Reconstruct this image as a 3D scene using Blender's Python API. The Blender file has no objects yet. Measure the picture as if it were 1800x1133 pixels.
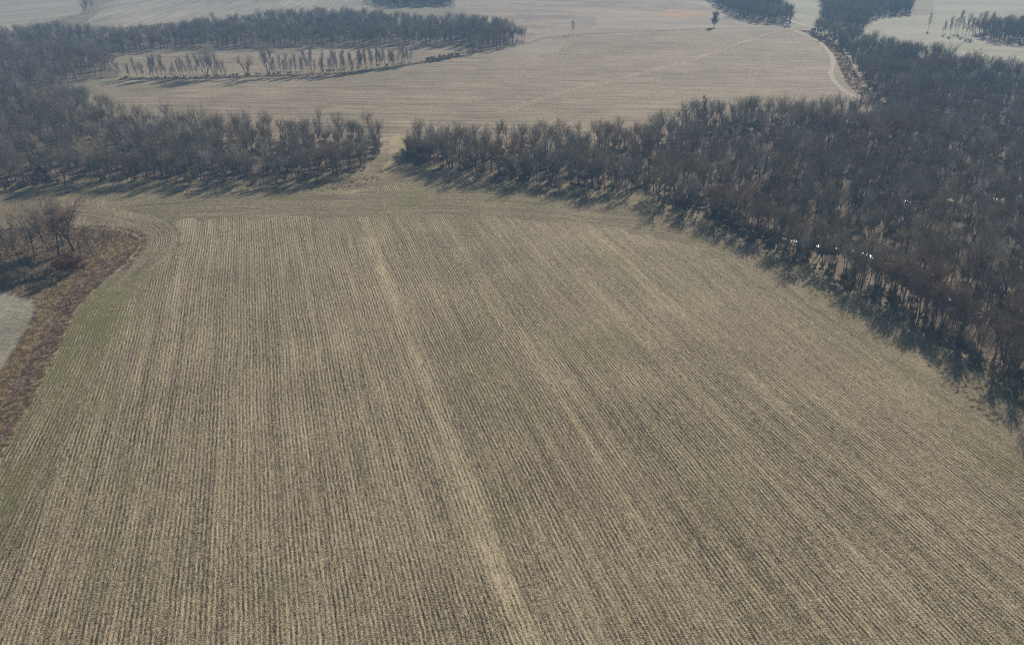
import bpy, bmesh, math, random
import numpy as np
from mathutils import Vector, Matrix, noise as mnoise

R = math.radians
scene = bpy.context.scene
COL = scene.collection

# ------------------------------------------------------------------ camera
CAM_H = 95.0
FPX = 1370.0                       # focal length in pixels of the 1800 px wide photograph
PITCH = R(27.6)
cam_d = bpy.data.cameras.new("camera")
cam = bpy.data.objects.new("camera", cam_d)
COL.objects.link(cam)
cam.location = (0, 0, CAM_H)
cam.rotation_euler = (R(90) - PITCH, 0, 0)
cam_d.sensor_fit = 'HORIZONTAL'
cam_d.sensor_width = 36.0
cam_d.lens = 36.0 * FPX / 1800.0
cam_d.clip_start = 1.0
cam_d.clip_end = 20000.0
scene.camera = cam

# ------------------------------------------------------------------ sky, sun, exposure
SUN_AZ = 27.0                      # degrees to the right of straight ahead (+Y)
SUN_EL = 28.0
world = bpy.data.worlds.new("World")
scene.world = world
world.use_nodes = True
wn = world.node_tree
bg = wn.nodes["Background"]
sky = wn.nodes.new("ShaderNodeTexSky")
sky.sky_type = 'NISHITA'
sky.sun_disc = False
sky.sun_elevation = R(SUN_EL)
sky.sun_rotation = R(SUN_AZ)
sky.air_density = 1.0
sky.dust_density = 1.2
wn.links.new(sky.outputs[0], bg.inputs[0])
bg.inputs[1].default_value = 0.062

sun_d = bpy.data.lights.new("sun", 'SUN')
sun_d.energy = 5.0
sun_d.angle = R(0.5)
sun_d.color = (1.0, 0.89, 0.74)
sun = bpy.data.objects.new("sun", sun_d)
COL.objects.link(sun)
sd = Vector((math.sin(R(SUN_AZ)) * math.cos(R(SUN_EL)), math.cos(R(SUN_AZ)) * math.cos(R(SUN_EL)), math.sin(R(SUN_EL))))
sun.rotation_euler = sd.to_track_quat('Z', 'Y').to_euler()
sun.location = (150, 300, 300)

vs = scene.view_settings
vs.view_transform = 'Standard'
vs.look = 'None'
vs.exposure = 0.17
vs.gamma = 1.0
vs.use_curve_mapping = False
cy = scene.cycles
cy.max_bounces = 5
cy.diffuse_bounces = 2
cy.glossy_bounces = 2
cy.transmission_bounces = 2
cy.volume_bounces = 0
cy.use_denoising = False
cy.filter_width = 1.1
HAZE = 0.00040

# ------------------------------------------------------------------ helpers
CP, SP = math.cos(PITCH), math.sin(PITCH)

def gp(px, py):
    """where the ground is seen at a point of the 1800 x 1133 photograph -> metres (x right, y ahead)"""
    u = (px - 900.0) / FPX
    v = (py - 566.5) / FPX
    down = SP + v * CP
    fwd = CP - v * SP
    t = CAM_H / down
    return Vector((u * t, fwd * t))

def to_px(x, y, z=0.0):
    dz = CAM_H - z
    depth = y * CP + dz * SP
    return 900 + FPX * x / depth, 566.5 + FPX * (dz * CP - y * SP) / depth

class W(tuple):                    # a point already in metres
    pass

def pts2(poly):
    return [Vector((p[0], p[1])) if isinstance(p, W) else gp(*p) for p in poly]

def tag(o, label=None, cat=None, group=None, kind=None):
    if label: o["label"] = label
    if cat: o["category"] = cat
    if group: o["group"] = group
    if kind: o["kind"] = kind
    return o

def new_obj(name, me, parent=None):
    o = bpy.data.objects.new(name, me)
    COL.objects.link(o)
    if parent is not None:
        o.parent = parent
    return o

def mesh_from(name, V, F, mats, uv=None, midx=None, smooth=False):
    me = bpy.data.meshes.new(name)
    me.from_pydata([tuple(v) for v in V], [], F)
    for m in mats:
        me.materials.append(m)
    if midx is not None:
        me.polygons.foreach_set("material_index", midx)
    if uv is not None:
        l = me.uv_layers.new(name="UVMap")
        li = np.empty(len(me.loops), dtype=np.int32)
        me.loops.foreach_get("vertex_index", li)
        l.data.foreach_set("uv", np.asarray(uv, dtype=np.float32)[li].ravel())
    if smooth:
        me.polygons.foreach_set("use_smooth", [True] * len(me.polygons))
    me.update()
    return me

def densify(P, step, jit, closed=True, seed=0.0):
    out = []
    n = len(P)
    for i in range(n if closed else n - 1):
        a, b = P[i], P[(i + 1) % n]
        L = (b - a).length
        k = max(1, min(400, int(L / step)))
        for j in range(k):
            out.append(a.lerp(b, j / k))
    if not closed:
        out.append(P[-1])
    res = []
    for p in out:
        s = seed + 3.1
        d1 = mnoise.noise(Vector((p.x * 0.11, p.y * 0.11, s))) + 0.5 * mnoise.noise(Vector((p.x * 0.45, p.y * 0.45, s)))
        d2 = mnoise.noise(Vector((p.x * 0.11, p.y * 0.11, s + 40))) + 0.5 * mnoise.noise(Vector((p.x * 0.45, p.y * 0.45, s + 40)))
        res.append(Vector((p.x + d1 * jit, p.y + d2 * jit)))
    return res

def smooth_line(P, sub=8):
    out = []
    n = len(P)
    for i in range(n - 1):
        p0, p1, p2, p3 = P[max(i - 1, 0)], P[i], P[i + 1], P[min(i + 2, n - 1)]
        for j in range(sub):
            t = j / sub
            out.append(0.5 * ((2 * p1) + (p2 - p0) * t + (2 * p0 - 5 * p1 + 4 * p2 - p3) * t * t + (3 * p1 - p0 - 3 * p2 + p3) * t ** 3))
    out.append(P[-1])
    return out

def patch(name, poly, mat, z, rowdir=0.0, jit=0.8, step=2.5, kind="structure"):
    """flat sheet of land; uv = metres across / along rows that run rowdir degrees left of straight ahead"""
    P = densify(pts2(poly), step, jit, True, z * 37)
    c, s = math.cos(R(rowdir)), math.sin(R(rowdir))
    V = [(p.x, p.y, z) for p in P]
    uv = [(p.x * c + p.y * s, -p.x * s + p.y * c) for p in P]
    o = new_obj(name, mesh_from(name, V, [list(range(len(V)))], [mat], uv))
    me = o.data
    if me.polygons[0].normal.z < 0:
        me.flip_normals()
    o["kind"] = kind
    return o

def ribbon(name, line, wl, wr, mat, z, jit=0.5, kind="structure"):
    """strip of land along a line; uv = metres across / along"""
    P = smooth_line(pts2(line), 10)
    Q = [P[0]]
    for p in P[1:]:
        while (p - Q[-1]).length > 3.0:
            Q.append(Q[-1] + (p - Q[-1]).normalized() * 2.5)
    n = len(Q)
    V, F, uv = [], [], []
    s = 0.0
    for i in range(n):
        t = (Q[min(i + 2, n - 1)] - Q[max(i - 2, 0)]).normalized()
        nr = Vector((t.y, -t.x))
        if i:
            s += (Q[i] - Q[i - 1]).length
        jl = jit * (mnoise.noise(Vector((s * 0.2, z * 50, 1))) + 0.6 * mnoise.noise(Vector((s * 0.9, z * 50, 5))))
        jr = jit * (mnoise.noise(Vector((s * 0.2, z * 50, 9))) + 0.6 * mnoise.noise(Vector((s * 0.9, z * 50, 13))))
        offs = [-wl + jl, (-wl + wr) / 2, wr + jr]
        for d in offs:
            p = Q[i] + nr * d
            V.append((p.x, p.y, z)); uv.append((d, s))
    for i in range(n - 1):
        for k in range(2):
            a = i * 3 + k
            F.append((a, a + 1, a + 4, a + 3))
    o = new_obj(name, mesh_from(name, V, F, [mat], uv))
    if o.data.polygons[0].normal.z < 0:
        o.data.flip_normals()
    o["kind"] = kind
    return o

# ------------------------------------------------------------------ materials
class NT:
    def __init__(self, name, rough=0.9):
        self.m = bpy.data.materials.new(name)
        self.m.use_nodes = True
        self.t = self.m.node_tree
        self.b = self.t.nodes["Principled BSDF"]
        self.b.inputs["Roughness"].default_value = rough
        self.b.inputs["Specular IOR Level"].default_value = 0.15
    def link(self, v, sock):
        if isinstance(v, (int, float)):
            sock.default_value = v
        elif isinstance(v, tuple):
            sock.default_value = v if len(v) == len(sock.default_value) else (*v, 1.0)
        else:
            self.t.links.new(v, sock)
    def math(self, op, a, b=0.0, c=0.0, clamp=False):
        n = self.t.nodes.new("ShaderNodeMath"); n.operation = op; n.use_clamp = clamp
        self.link(a, n.inputs[0]); self.link(b, n.inputs[1]); self.link(c, n.inputs[2])
        return n.outputs[0]
    def comb(self, x, y, z=0.0):
        n = self.t.nodes.new("ShaderNodeCombineXYZ")
        self.link(x, n.inputs[0]); self.link(y, n.inputs[1]); self.link(z, n.inputs[2])
        return n.outputs[0]
    def noise(self, vec, scale, detail=2.0, rough=0.55, dist=0.0):
        n = self.t.nodes.new("ShaderNodeTexNoise")
        self.link(vec, n.inputs["Vector"])
        n.inputs["Scale"].default_value = scale; n.inputs["Detail"].default_value = detail
        n.inputs["Roughness"].default_value = rough; n.inputs["Distortion"].default_value = dist
        return n.outputs[0]
    def mix(self, f, a, b):
        n = self.t.nodes.new("ShaderNodeMix"); n.data_type = 'RGBA'
        self.link(f, n.inputs[0]); self.link(a, n.inputs[6]); self.link(b, n.inputs[7])
        return n.outputs[2]
    def ramp(self, f, stops):
        n = self.t.nodes.new("ShaderNodeValToRGB")
        e = n.color_ramp.elements
        while len(e) < len(stops): e.new(0.5)
        for i, (p, c) in enumerate(stops):
            e[i].position = p; e[i].color = (*c, 1)
        self.link(f, n.inputs[0])
        return n.outputs[0]
    def smooth(self, f, lo, hi):
        n = self.t.nodes.new("ShaderNodeMapRange"); n.interpolation_type = 'SMOOTHSTEP'
        self.link(f, n.inputs[0]); n.inputs[1].default_value = lo; n.inputs[2].default_value = hi
        return n.outputs[0]
    def uv(self):
        n = self.t.nodes.new("ShaderNodeUVMap"); n.uv_map = "UVMap"
        s = self.t.nodes.new("ShaderNodeSeparateXYZ")
        self.t.links.new(n.outputs[0], s.inputs[0])
        return s.outputs[0], s.outputs[1]
    def world(self):
        n = self.t.nodes.new("ShaderNodeNewGeometry")
        s = self.t.nodes.new("ShaderNodeSeparateXYZ")
        self.t.links.new(n.outputs["Position"], s.inputs[0])
        return n.outputs["Position"], s.outputs[0], s.outputs[1]
    def bump(self, h, strength, dist):
        n = self.t.nodes.new("ShaderNodeBump")
        n.inputs["Strength"].default_value = strength; n.inputs["Distance"].default_value = dist
        self.link(h, n.inputs["Height"])
        self.t.links.new(n.outputs[0], self.b.inputs["Normal"])
    def color(self, c):
        self.link(c, self.b.inputs["Base Color"])
        return self.m

def stubble(name, straw=(0.422, 0.356, 0.230), mid=(0.186, 0.155, 0.098), soil=(0.031, 0.027, 0.019), spacing=0.76,
            row_amp=0.145, speck=1.1, green=0.42, gscale=0.022, streak=0.22, greens=(), swaths=(), bias=0.0, mottle=0.35):
    """corn stubble: straw on dark soil, in rows across uv.x"""
    n = NT(name)
    u, v = n.uv()
    pos, wx, wy = n.world()
    uv = n.comb(u, v)
    wob = n.math('MULTIPLY', n.math('SUBTRACT', n.noise(n.comb(n.math('MULTIPLY', u, 0.02), n.math('MULTIPLY', v, 0.012)), 1.0, 2), 0.5), 2.2)
    u2 = n.math('ADD', n.math('MULTIPLY_ADD', n.noise(n.comb(n.math('MULTIPLY', u, 0.5), n.math('MULTIPLY', v, 0.3), 2.0), 1.0, 2), 0.45, u), wob)
    row = n.math('SINE', n.math('MULTIPLY', u2, 2 * math.pi / spacing))
    # stripes of passes, clumps stretched along the rows, and single stalks and husks
    pass8 = n.noise(n.comb(n.math('MULTIPLY', u2, 0.33), n.math('MULTIPLY', v, 0.004)), 1.0, 3, 0.65)
    pass2 = n.noise(n.comb(n.math('MULTIPLY', u2, 1.3), n.math('MULTIPLY', v, 0.02)), 1.0, 2, 0.6)
    dash = n.noise(n.comb(n.math('MULTIPLY', u2, 2.1), n.math('MULTIPLY', v, 0.42)), 1.0, 4, 0.65)
    sp = n.noise(uv, 4.6, 3.0, 0.75)
    macro = n.noise(uv, 0.045, 4, 0.6)
    amp = n.math('MULTIPLY', row_amp, n.math('ADD', 0.35, n.math('MULTIPLY', 1.1, n.smooth(n.noise(n.comb(n.math('MULTIPLY', u2, 0.28), n.math('MULTIPLY', v, 0.07), 3.0), 1.0, 4, 0.7), 0.32, 0.70))))
    amp = n.math('MULTIPLY', amp, n.math('MULTIPLY', 1.9, n.smooth(n.noise(n.comb(n.math('MULTIPLY', u2, 1.3), n.math('MULTIPLY', v, 0.28), 9.0), 1.0, 3, 0.65), 0.25, 0.75)))
    h = n.math('MULTIPLY_ADD', row, amp, 0.5 + bias)
    h = n.math('MULTIPLY_ADD', n.math('SUBTRACT', sp, 0.5), 2.0 * speck, h)
    h = n.math('MULTIPLY_ADD', n.math('SUBTRACT', n.noise(uv, 1.5, 3, 0.7), 0.5), 0.75 * speck, h)
    h = n.math('MULTIPLY_ADD', n.math('SUBTRACT', dash, 0.5), 0.72, h)
    strk = n.noise(n.comb(n.math('MULTIPLY', u2, 0.62), n.math('MULTIPLY', v, 0.03), 15.0), 1.0, 4, 0.7)
    h = n.math('MULTIPLY_ADD', n.math('SUBTRACT', strk, 0.5), streak * 2.2, h)
    h = n.math('MULTIPLY_ADD', n.math('SUBTRACT', pass8, 0.5), streak * 1.3, h)
    h = n.math('MULTIPLY_ADD', n.math('SUBTRACT', pass2, 0.5), streak, h)
    h = n.math('MULTIPLY_ADD', n.math('SUBTRACT', macro, 0.5), 0.20, h)
    h = n.math('MULTIPLY_ADD', n.math('SUBTRACT', n.noise(uv, 0.014, 3, 0.6), 0.5), 0.30, h)
    for (u0, w, a) in swaths:
        edge = n.noise(n.comb(n.math('MULTIPLY', u2, 0.5), n.math('MULTIPLY', v, 0.13), 21.0), 1.0, 4, 0.7)
        d = n.math('DIVIDE', n.math('SUBTRACT', n.math('MULTIPLY_ADD', n.math('SUBTRACT', edge, 0.5), 3.0, u2), u0), w)
        g = n.math('EXPONENT', n.math('MULTIPLY', n.math('MULTIPLY', d, d), -1.0))
        h = n.math('MULTIPLY_ADD', g, n.math('MULTIPLY', a, n.smooth(edge, 0.25, 0.7)), h)
    c = n.ramp(h, [(0.16, soil), (0.43, mid), (0.64, straw), (1.0, tuple(min(1, x * 1.65) for x in straw))])
    # brownish and greenish drifts
    tint = n.smooth(n.noise(uv, 0.03, 3, 0.6), 0.45, 0.75)
    c = n.mix(n.math('MULTIPLY', tint, mottle), c, n.mix(0.5, c, (0.23, 0.15, 0.11)))
    gfac = n.math('MULTIPLY', n.smooth(n.noise(n.comb(n.math('MULTIPLY', u, 1.6), v, 7.0), gscale, 4, 0.65), 0.52, 0.74), green)
    for (gx, gy, gr, ga) in greens:
        d = n.math('ADD', n.math('POWER', n.math('DIVIDE', n.math('SUBTRACT', wx, gx), gr), 2.0),
                   n.math('POWER', n.math('DIVIDE', n.math('SUBTRACT', wy, gy), gr * 1.5), 2.0))
        g = n.math('MULTIPLY', n.math('EXPONENT', n.math('MULTIPLY', d, -1.0)), n.smooth(n.noise(uv, 0.22, 4, 0.7), 0.28, 0.66))
        gfac = n.math('MULTIPLY_ADD', g, ga, gfac)
    gfac = n.math('MULTIPLY', gfac, n.smooth(h, 1.15, 0.25), 0.0, True)
    c = n.mix(gfac, c, n.mix(sp, (0.10, 0.105, 0.035), (0.22, 0.21, 0.08)))
    n.bump(h, 0.75, 0.16)
    return n.color(c)

def litter(name, a, b, c, scale=1.0, bump=0.2):
    """rough ground cover: dead leaves, dry grass"""
    n = NT(name)
    pos, wx, wy = n.world()
    f = n.math('MULTIPLY_ADD', n.noise(pos, 0.9 * scale, 5, 0.7), 0.75, n.math('MULTIPLY', n.noise(pos, 0.06 * scale, 4, 0.6), 0.5))
    col = n.ramp(f, [(0.34, a), (0.58, b), (0.86, c)])
    n.bump(n.noise(pos, 2.5 * scale, 4, 0.7), 0.7, bump)
    return n.color(col)

def pasture(name, a, b, c, lines=0.0, ang=0.0, sc=1.0, patchc=None):
    """grazed or fallow land with drifts drawn out along its mowing direction"""
    n = NT(name)
    u, v = n.uv()
    big = n.noise(n.comb(u, n.math('MULTIPLY', v, 0.35)), 0.02 * sc, 5, 0.65)
    fine = n.noise(n.comb(u, n.math('MULTIPLY', v, 0.5)), 0.35, 4, 0.7)
    ln = n.noise(n.comb(n.math('MULTIPLY', u, 0.22), n.math('MULTIPLY', v, 0.006)), 1.0, 3, 0.7)
    f = n.math('MULTIPLY_ADD', n.math('SUBTRACT', big, 0.5), 0.9, 0.5)
    f = n.math('MULTIPLY_ADD', n.math('SUBTRACT', fine, 0.5), 0.5, f)
    f = n.math('MULTIPLY_ADD', n.math('SUBTRACT', ln, 0.5), lines, f)
    col = n.ramp(f, [(0.22, a), (0.5, b), (0.78, c)])
    if patchc:
        col = n.mix(n.math('MULTIPLY', n.smooth(n.noise(n.comb(u, v, 3.0), 0.012 * sc, 4, 0.6), 0.52, 0.66), 0.7), col, patchc)
    n.bump(fine, 0.6, 0.4)
    return n.color(col)

def bark(name, c0, c1, rough=0.85):
    """twigs and bark: each tree a little different, blotched along its height"""
    n = NT(name, rough)
    oi = n.t.nodes.new("ShaderNodeObjectInfo")
    tc = n.t.nodes.new("ShaderNodeTexCoord")
    f = n.math('MULTIPLY_ADD', n.noise(tc.outputs["Object"], 0.7, 3, 0.6), 0.6, n.math('MULTIPLY', oi.outputs["Random"], 0.7))
    return n.color(n.ramp(f, [(0.15, c0), (0.95, c1)]))

def plain(name, c, rough=0.5, metal=0.0, nz=0.0, spec=0.4):
    n = NT(name, rough)
    n.b.inputs["Metallic"].default_value = metal
    n.b.inputs["Specular IOR Level"].default_value = spec
    tc = n.t.nodes.new("ShaderNodeTexCoord")
    k = n.noise(tc.outputs["Object"], 3.0, 4)
    return n.color(n.mix(n.math('MULTIPLY', k, nz), c, tuple(x * 0.55 for x in c)))

# ------------------------------------------------------------------ land
ROW = 16.9                         # the near field's rows run this many degrees left of straight ahead
def across(px, py):
    p = gp(px, py); return p.x * math.cos(R(ROW)) + p.y * math.sin(R(ROW))
def gw(px, py, r, a):
    p = gp(px, py); return (p.x, p.y, r, a)

greens_near = [gw(165, 570, 11, 1.5), gw(195, 515, 8, 1.2), gw(120, 650, 8, 1.0), gw(90, 720, 9, 0.6), gw(30, 900, 8, 0.6), gw(720, 345, 9, 0.8), gw(650, 390, 8, 0.5),
               gw(1060, 600, 8, 0.75), gw(990, 610, 6, 0.5), gw(1260, 850, 6, 0.6), gw(885, 915, 2.2, 0.9), gw(1500, 570, 12, 0.6), gw(1760, 810, 6, 0.8),
               gw(490, 1035, 3, 0.7), gw(1660, 690, 9, 0.6), gw(830, 400, 8, 0.5)]
m_field = stubble("corn_stubble_rows", greens=greens_near, swaths=[(across(932, 1133), 2.3, 0.22), (across(1050, 800), 0.8, 0.14), (across(1700, 1000), 1.0, 0.16), (across(1300, 760), 0.8, 0.12), (across(240, 900), 0.8, 0.12)])
m_head = stubble("corn_stubble_headland", row_amp=0.13, green=0.8, gscale=0.045, greens=greens_near, streak=0.2, bias=-0.05, swaths=[])
m_far = stubble("far_stubble", straw=(0.43, 0.355, 0.25), mid=(0.258, 0.208, 0.145), soil=(0.10, 0.08, 0.058), spacing=0.76, row_amp=0.06, speck=0.75,
                green=0.25, gscale=0.012, streak=0.42, mottle=0.6)
m_floor = litter("leaf_litter", (0.06, 0.046, 0.034), (0.17, 0.13, 0.092), (0.34, 0.265, 0.185))
m_base = pasture("winter_pasture", (0.16, 0.15, 0.095), (0.27, 0.24, 0.16), (0.36, 0.32, 0.22))
m_brown = litter("dead_weeds", (0.08, 0.06, 0.04), (0.25, 0.19, 0.125), (0.43, 0.34, 0.23), 1.3)
m_straw = litter("dry_straw_grass", (0.17, 0.135, 0.08), (0.36, 0.29, 0.18), (0.54, 0.45, 0.29), 1.6)
m_palefield = litter("pale_dormant_turf", (0.07, 0.068, 0.045), (0.24, 0.225, 0.17), (0.50, 0.46, 0.36), 0.9)
m_margin = litter("field_margin_turf", (0.055, 0.048, 0.027), (0.20, 0.17, 0.10), (0.44, 0.37, 0.24), 1.3)
m_track = litter("pale_track", (0.30, 0.26, 0.20), (0.42, 0.37, 0.28), (0.56, 0.50, 0.40), 1.2)
m_past_c = pasture("tan_pasture", (0.22, 0.185, 0.135), (0.38, 0.315, 0.235), (0.52, 0.44, 0.325), 0.3, patchc=(0.24, 0.185, 0.165))
m_bound = pasture("rank_grass", (0.16, 0.135, 0.09), (0.28, 0.235, 0.16), (0.42, 0.35, 0.25), 0.3)
m_past_r = pasture("pale_pasture", (0.22, 0.22, 0.15), (0.35, 0.34, 0.24), (0.46, 0.44, 0.33), 0.5)
m_strip = pasture("striped_stubble", (0.26, 0.235, 0.185), (0.38, 0.34, 0.26), (0.52, 0.47, 0.37), 0.95)
m_orange = litter("rusty_grass", (0.37, 0.235, 0.145), (0.47, 0.305, 0.19), (0.48, 0.385, 0.28), 0.5)
m_brush = litter("grey_brush", (0.17, 0.14, 0.125), (0.29, 0.245, 0.21), (0.44, 0.37, 0.29), 0.6)

n_ = NT("creek_water", 0.2)
n_.b.inputs["Specular IOR Level"].default_value = 0.8
pos_, _, _ = n_.world()
n_.bump(n_.noise(pos_, 1.2, 3), 0.5, 0.12)
m_water = n_.color((0.10, 0.11, 0.10))

EXT = 3000.0
g = new_obj("ground", mesh_from("ground", [(-EXT, -EXT, 0), (EXT, -EXT, 0), (EXT, EXT, 0), (-EXT, EXT, 0)], [(0, 1, 2, 3)], [m_base],
                                [(-EXT, -EXT), (EXT, -EXT), (EXT, EXT), (-EXT, EXT)]))
g["kind"] = "structure"

Z = [0.005 * i for i in range(1, 30)]
# woods' floors
W1 = [(-250, 352), (0, 338), (60, 330), (110, 328), (150, 318), (200, 314), (260, 322), (320, 320), (400, 322), (470, 316), (540, 319), (600, 312), (640, 298), (668, 278), (678, 258),
      (650, 245), (500, 238), (350, 232), (250, 222), (200, 205), (160, 185), (110, 165), (0, 160), (-250, 170)]
W2 = [(-250, 88), (0, 75), (100, 60), (150, 65), (200, 70), (300, 60), (417, 44), (600, 36), (800, 46), (890, 58), (925, 76), (880, 88), (825, 96), (815, 82), (600, 84), (383, 88), (267, 90),
      (205, 100), (190, 112), (214, 137), (150, 140), (110, 158), (0, 156), (-250, 165)]
W3 = [(714, 283), (760, 292), (800, 303), (850, 311), (900, 318), (960, 323), (1000, 327), (1050, 332), (1100, 342), (1150, 352), (1200, 366), (1240, 378), (1300, 402), (1370, 436), (1480, 492),
      (1580, 540), (1660, 590), (1775, 672), (1950, 800), (2500, 800), (2400, 150), (1800, 146), (1690, 122), (1600, 99), (1500, 71), (1424, 55), (1464, 76), (1492, 101),
      (1510, 126), (1530, 161), (1550, 184), (1500, 206), (1400, 212), (1300, 214), (1235, 210), (1180, 232), (1130, 246), (1000, 254), (860, 252), (735, 254)]
W5 = [(1440, -20), (1448, 20), (1440, 38), (1450, 48), (1500, 56), (1518, 56), (1522, 45), (1545, 31), (1602, 26), (1602, -20)]
W6 = [(1232, -15), (1262, 12), (1285, 27), (1322, 41), (1394, 43), (1390, 30), (1365, 14), (1330, -10)]
W4 = [(1706, 62), (1750, 76), (1830, 82), (2000, 86), (2000, 50), (1830, 48), (1740, 52)]
W7 = [(655, -18), (655, 6), (690, 14), (795, 12), (797, -18)]
patch("forest_floor", W1, m_floor, Z[0], jit=2.0)
patch("forest_floor", W2, m_floor, Z[1], jit=2.5)
patch("forest_floor", W3, m_floor, Z[2], jit=2.0)

# near field and what borders it
FIELD = [(-260, 1300), (-110, 1000), (0, 800), (60, 690), (100, 612), (132, 542), (172, 503), (222, 460), (246, 430), (238, 415), (200, 405), (150, 402), (0, 398), (-200, 400), (-200, 372), (0, 368), (60, 362), (170, 350),
         (300, 347), (450, 346), (600, 338), (690, 322), (740, 318), (800, 330), (900, 346), (1000, 356), (1100, 374), (1200, 392), (1300, 438), (1380, 500), (1450, 545), (1560, 612), (1640, 668), (1730, 738), (1800, 796),
         (1950, 905), (2300, 1180), W((160, -60)), W((-160, -60))]
patch("field_margin", [(-300, 420), (0, 400), (250, 425), (700, 330), (1250, 430), (1800, 830), (2300, 1220), (2500, 1000), (1950, 790), (1775, 665), (1580, 532), (1480, 485), (1300, 395), (1150, 346), (960, 318), (800, 298),
                        (720, 275), (714, 250), (660, 250), (650, 300), (540, 316), (320, 318), (200, 310), (60, 326), (-300, 340)], m_margin, Z[3], jit=1.5)
patch("stubble_field", FIELD, m_field, Z[4], ROW, jit=0.7)
ribbon("headland", [(170, 380), (300, 372), (450, 368), (600, 366), (740, 362), (900, 368), (1050, 384), (1180, 404), (1290, 446)], 18, 9, m_head, Z[5], 4.0)
ribbon("headland", [(-110, 1000), (0, 800), (60, 690), (100, 612), (132, 542), (172, 503), (222, 460), (250, 430), (236, 404), (180, 388), (90, 378), (-60, 380)], 0.4, 12, m_head, Z[6], 2.5)

# weedy buffer strip and the spit of rough ground on the left, pale turf beyond it
BUFFER = [(-200, 1000), (-110, 1000), (0, 800), (60, 690), (100, 612), (132, 542), (172, 503), (222, 460), (246, 430), (238, 415), (200, 405), (140, 401), (0, 400), (-200, 402), (-200, 520), (0, 512), (60, 528), (64, 560), (30, 612), (0, 660), (-80, 800)]
patch("rough_ground", BUFFER, m_brown, Z[7], jit=1.6)
patch("pale_turf", [(-250, 505), (0, 512), (40, 516), (62, 530), (58, 560), (30, 610), (0, 655), (-60, 750), (-250, 760)], m_palefield, Z[8], jit=0.6)
ribbon("straw_edge", [(-60, 760), (0, 662), (30, 616), (60, 560), (80, 530), (115, 492), (145, 468)], 0.5, 2.4, m_straw, Z[9], 0.9)
ribbon("straw_edge", [(-60, 905), (0, 800), (60, 690), (100, 612), (132, 542), (172, 503)], 0.9, 0.5, m_straw, Z[10], 0.6)
ribbon("straw_edge", [(205, 478), (230, 452), (248, 430), (238, 413), (200, 404), (150, 400), (90, 400)], 0.55, 0.3, m_straw, Z[11], 1.2)
# track through the gap between the woods
patch("track", [(682, 283), (668, 300), (678, 306), (700, 290), (715, 262), (716, 242), (700, 236), (684, 243)], m_straw, Z[11], jit=1.2)
ribbon("wheel_rut", [(640, 330), (680, 318), (715, 303), (745, 290), (765, 280)], 0.35, 0.35, m_brown, Z[12], 0.2)
ribbon("wheel_rut", [(636, 326), (676, 313), (710, 299), (740, 286), (760, 277)], 0.35, 0.35, m_brown, Z[12], 0.2)

# middle field with its tracks
MID = [(205, 168), (160, 152), (205, 142), (350, 139), (470, 135), (600, 130), (720, 115), (745, 109), (812, 99), (925, 78), (960, 69), (1010, 62.5), (1250, 51), (1388, 50), (1405, 57), (1440, 74), (1462, 98), (1460, 120),
       (1466, 140), (1484, 160), (1535, 186), (1480, 225), (1200, 250), (1000, 275), (720, 275), (650, 275), (400, 255), (200, 220)]
patch("middle_field", MID, m_far, Z[4], 87, jit=1.2)
patch("middle_field", [(205, 138), (214, 112), (240, 98), (383, 91), (600, 87), (815, 84), (820, 97), (745, 106), (700, 114), (600, 126), (400, 134)], m_far, Z[5], 80, jit=3.0)
patch("field_margin", [(860, 98), (925, 79), (960, 69), (1000, 75), (985, 88), (930, 104)], m_past_c, Z[6], 60, jit=2.0)
m_swath = stubble("pale_stubble_swath", straw=(0.50, 0.42, 0.30), mid=(0.315, 0.26, 0.185), soil=(0.12, 0.098, 0.072), row_amp=0.05, green=0.1, streak=0.5)
ribbon("pale_swath", [(880, 198), (960, 172), (1040, 151), (1120, 131), (1200, 110), (1280, 83), (1340, 63), (1385, 50)], 3.0, 3.0, m_swath, Z[7], 2.5)
m_rut = litter("pale_wheel_mark", (0.20, 0.165, 0.12), (0.315, 0.262, 0.19), (0.46, 0.39, 0.285), 1.2)
for off in (0, 9):
    ribbon("wheel_rut", [(1302 + off, 165), (1314 + off, 145), (1320 + off, 128), (1330 + off, 112), (1360 + off, 92), (1420 + off, 80)], 0.5, 0.5, m_rut, Z[8], 0.2)
for k, (a, b) in enumerate([((1180, 128), (1400, 68)), ((1240, 122), (1425, 78)), ((1330, 160), (1440, 120)), ((1380, 160), (1455, 132)), ((1100, 120), (1400, 112)), ((1290, 105), (1420, 72)), ((1360, 163), (1450, 128))]):
    mx, my = (a[0] + b[0]) / 2, (a[1] + b[1]) / 2 + 2
    ribbon("wheel_rut", [a, (mx, my), b], 0.45, 0.45, m_rut, Z[9], 0.4)
for off in (0, 12, 20, 30):
    ribbon("wheel_rut", [(958 + off, 96), (966 + off, 84), (972 + off, 75), (968 + off, 69)], 0.6, 0.6, m_rut, Z[10], 0.3)
ribbon("grass_band", [(1405, 50), (1440, 66), (1465, 88), (1480, 112), (1492, 140), (1515, 165), (1548, 186)], 9.5, 3.5, m_straw, Z[8], 2.0)
ribbon("grass_band", [(1418, 54), (1452, 72), (1478, 98), (1490, 122), (1502, 146), (1526, 168)], 4.0, 4.5, m_brown, Z[10], 2.0)
ribbon("farm_track", [(1330, 51), (1385, 52), (1405, 58), (1440, 74), (1460, 96), (1464, 115), (1460, 128), (1466, 142), (1484, 160), (1520, 178)], 1.6, 1.6, m_track, Z[12], 0.6)
ribbon("farm_track", [(1386, 51), (1398, 47), (1408, 43)], 1.6, 1.6, m_track, Z[13], 0.5)
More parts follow.
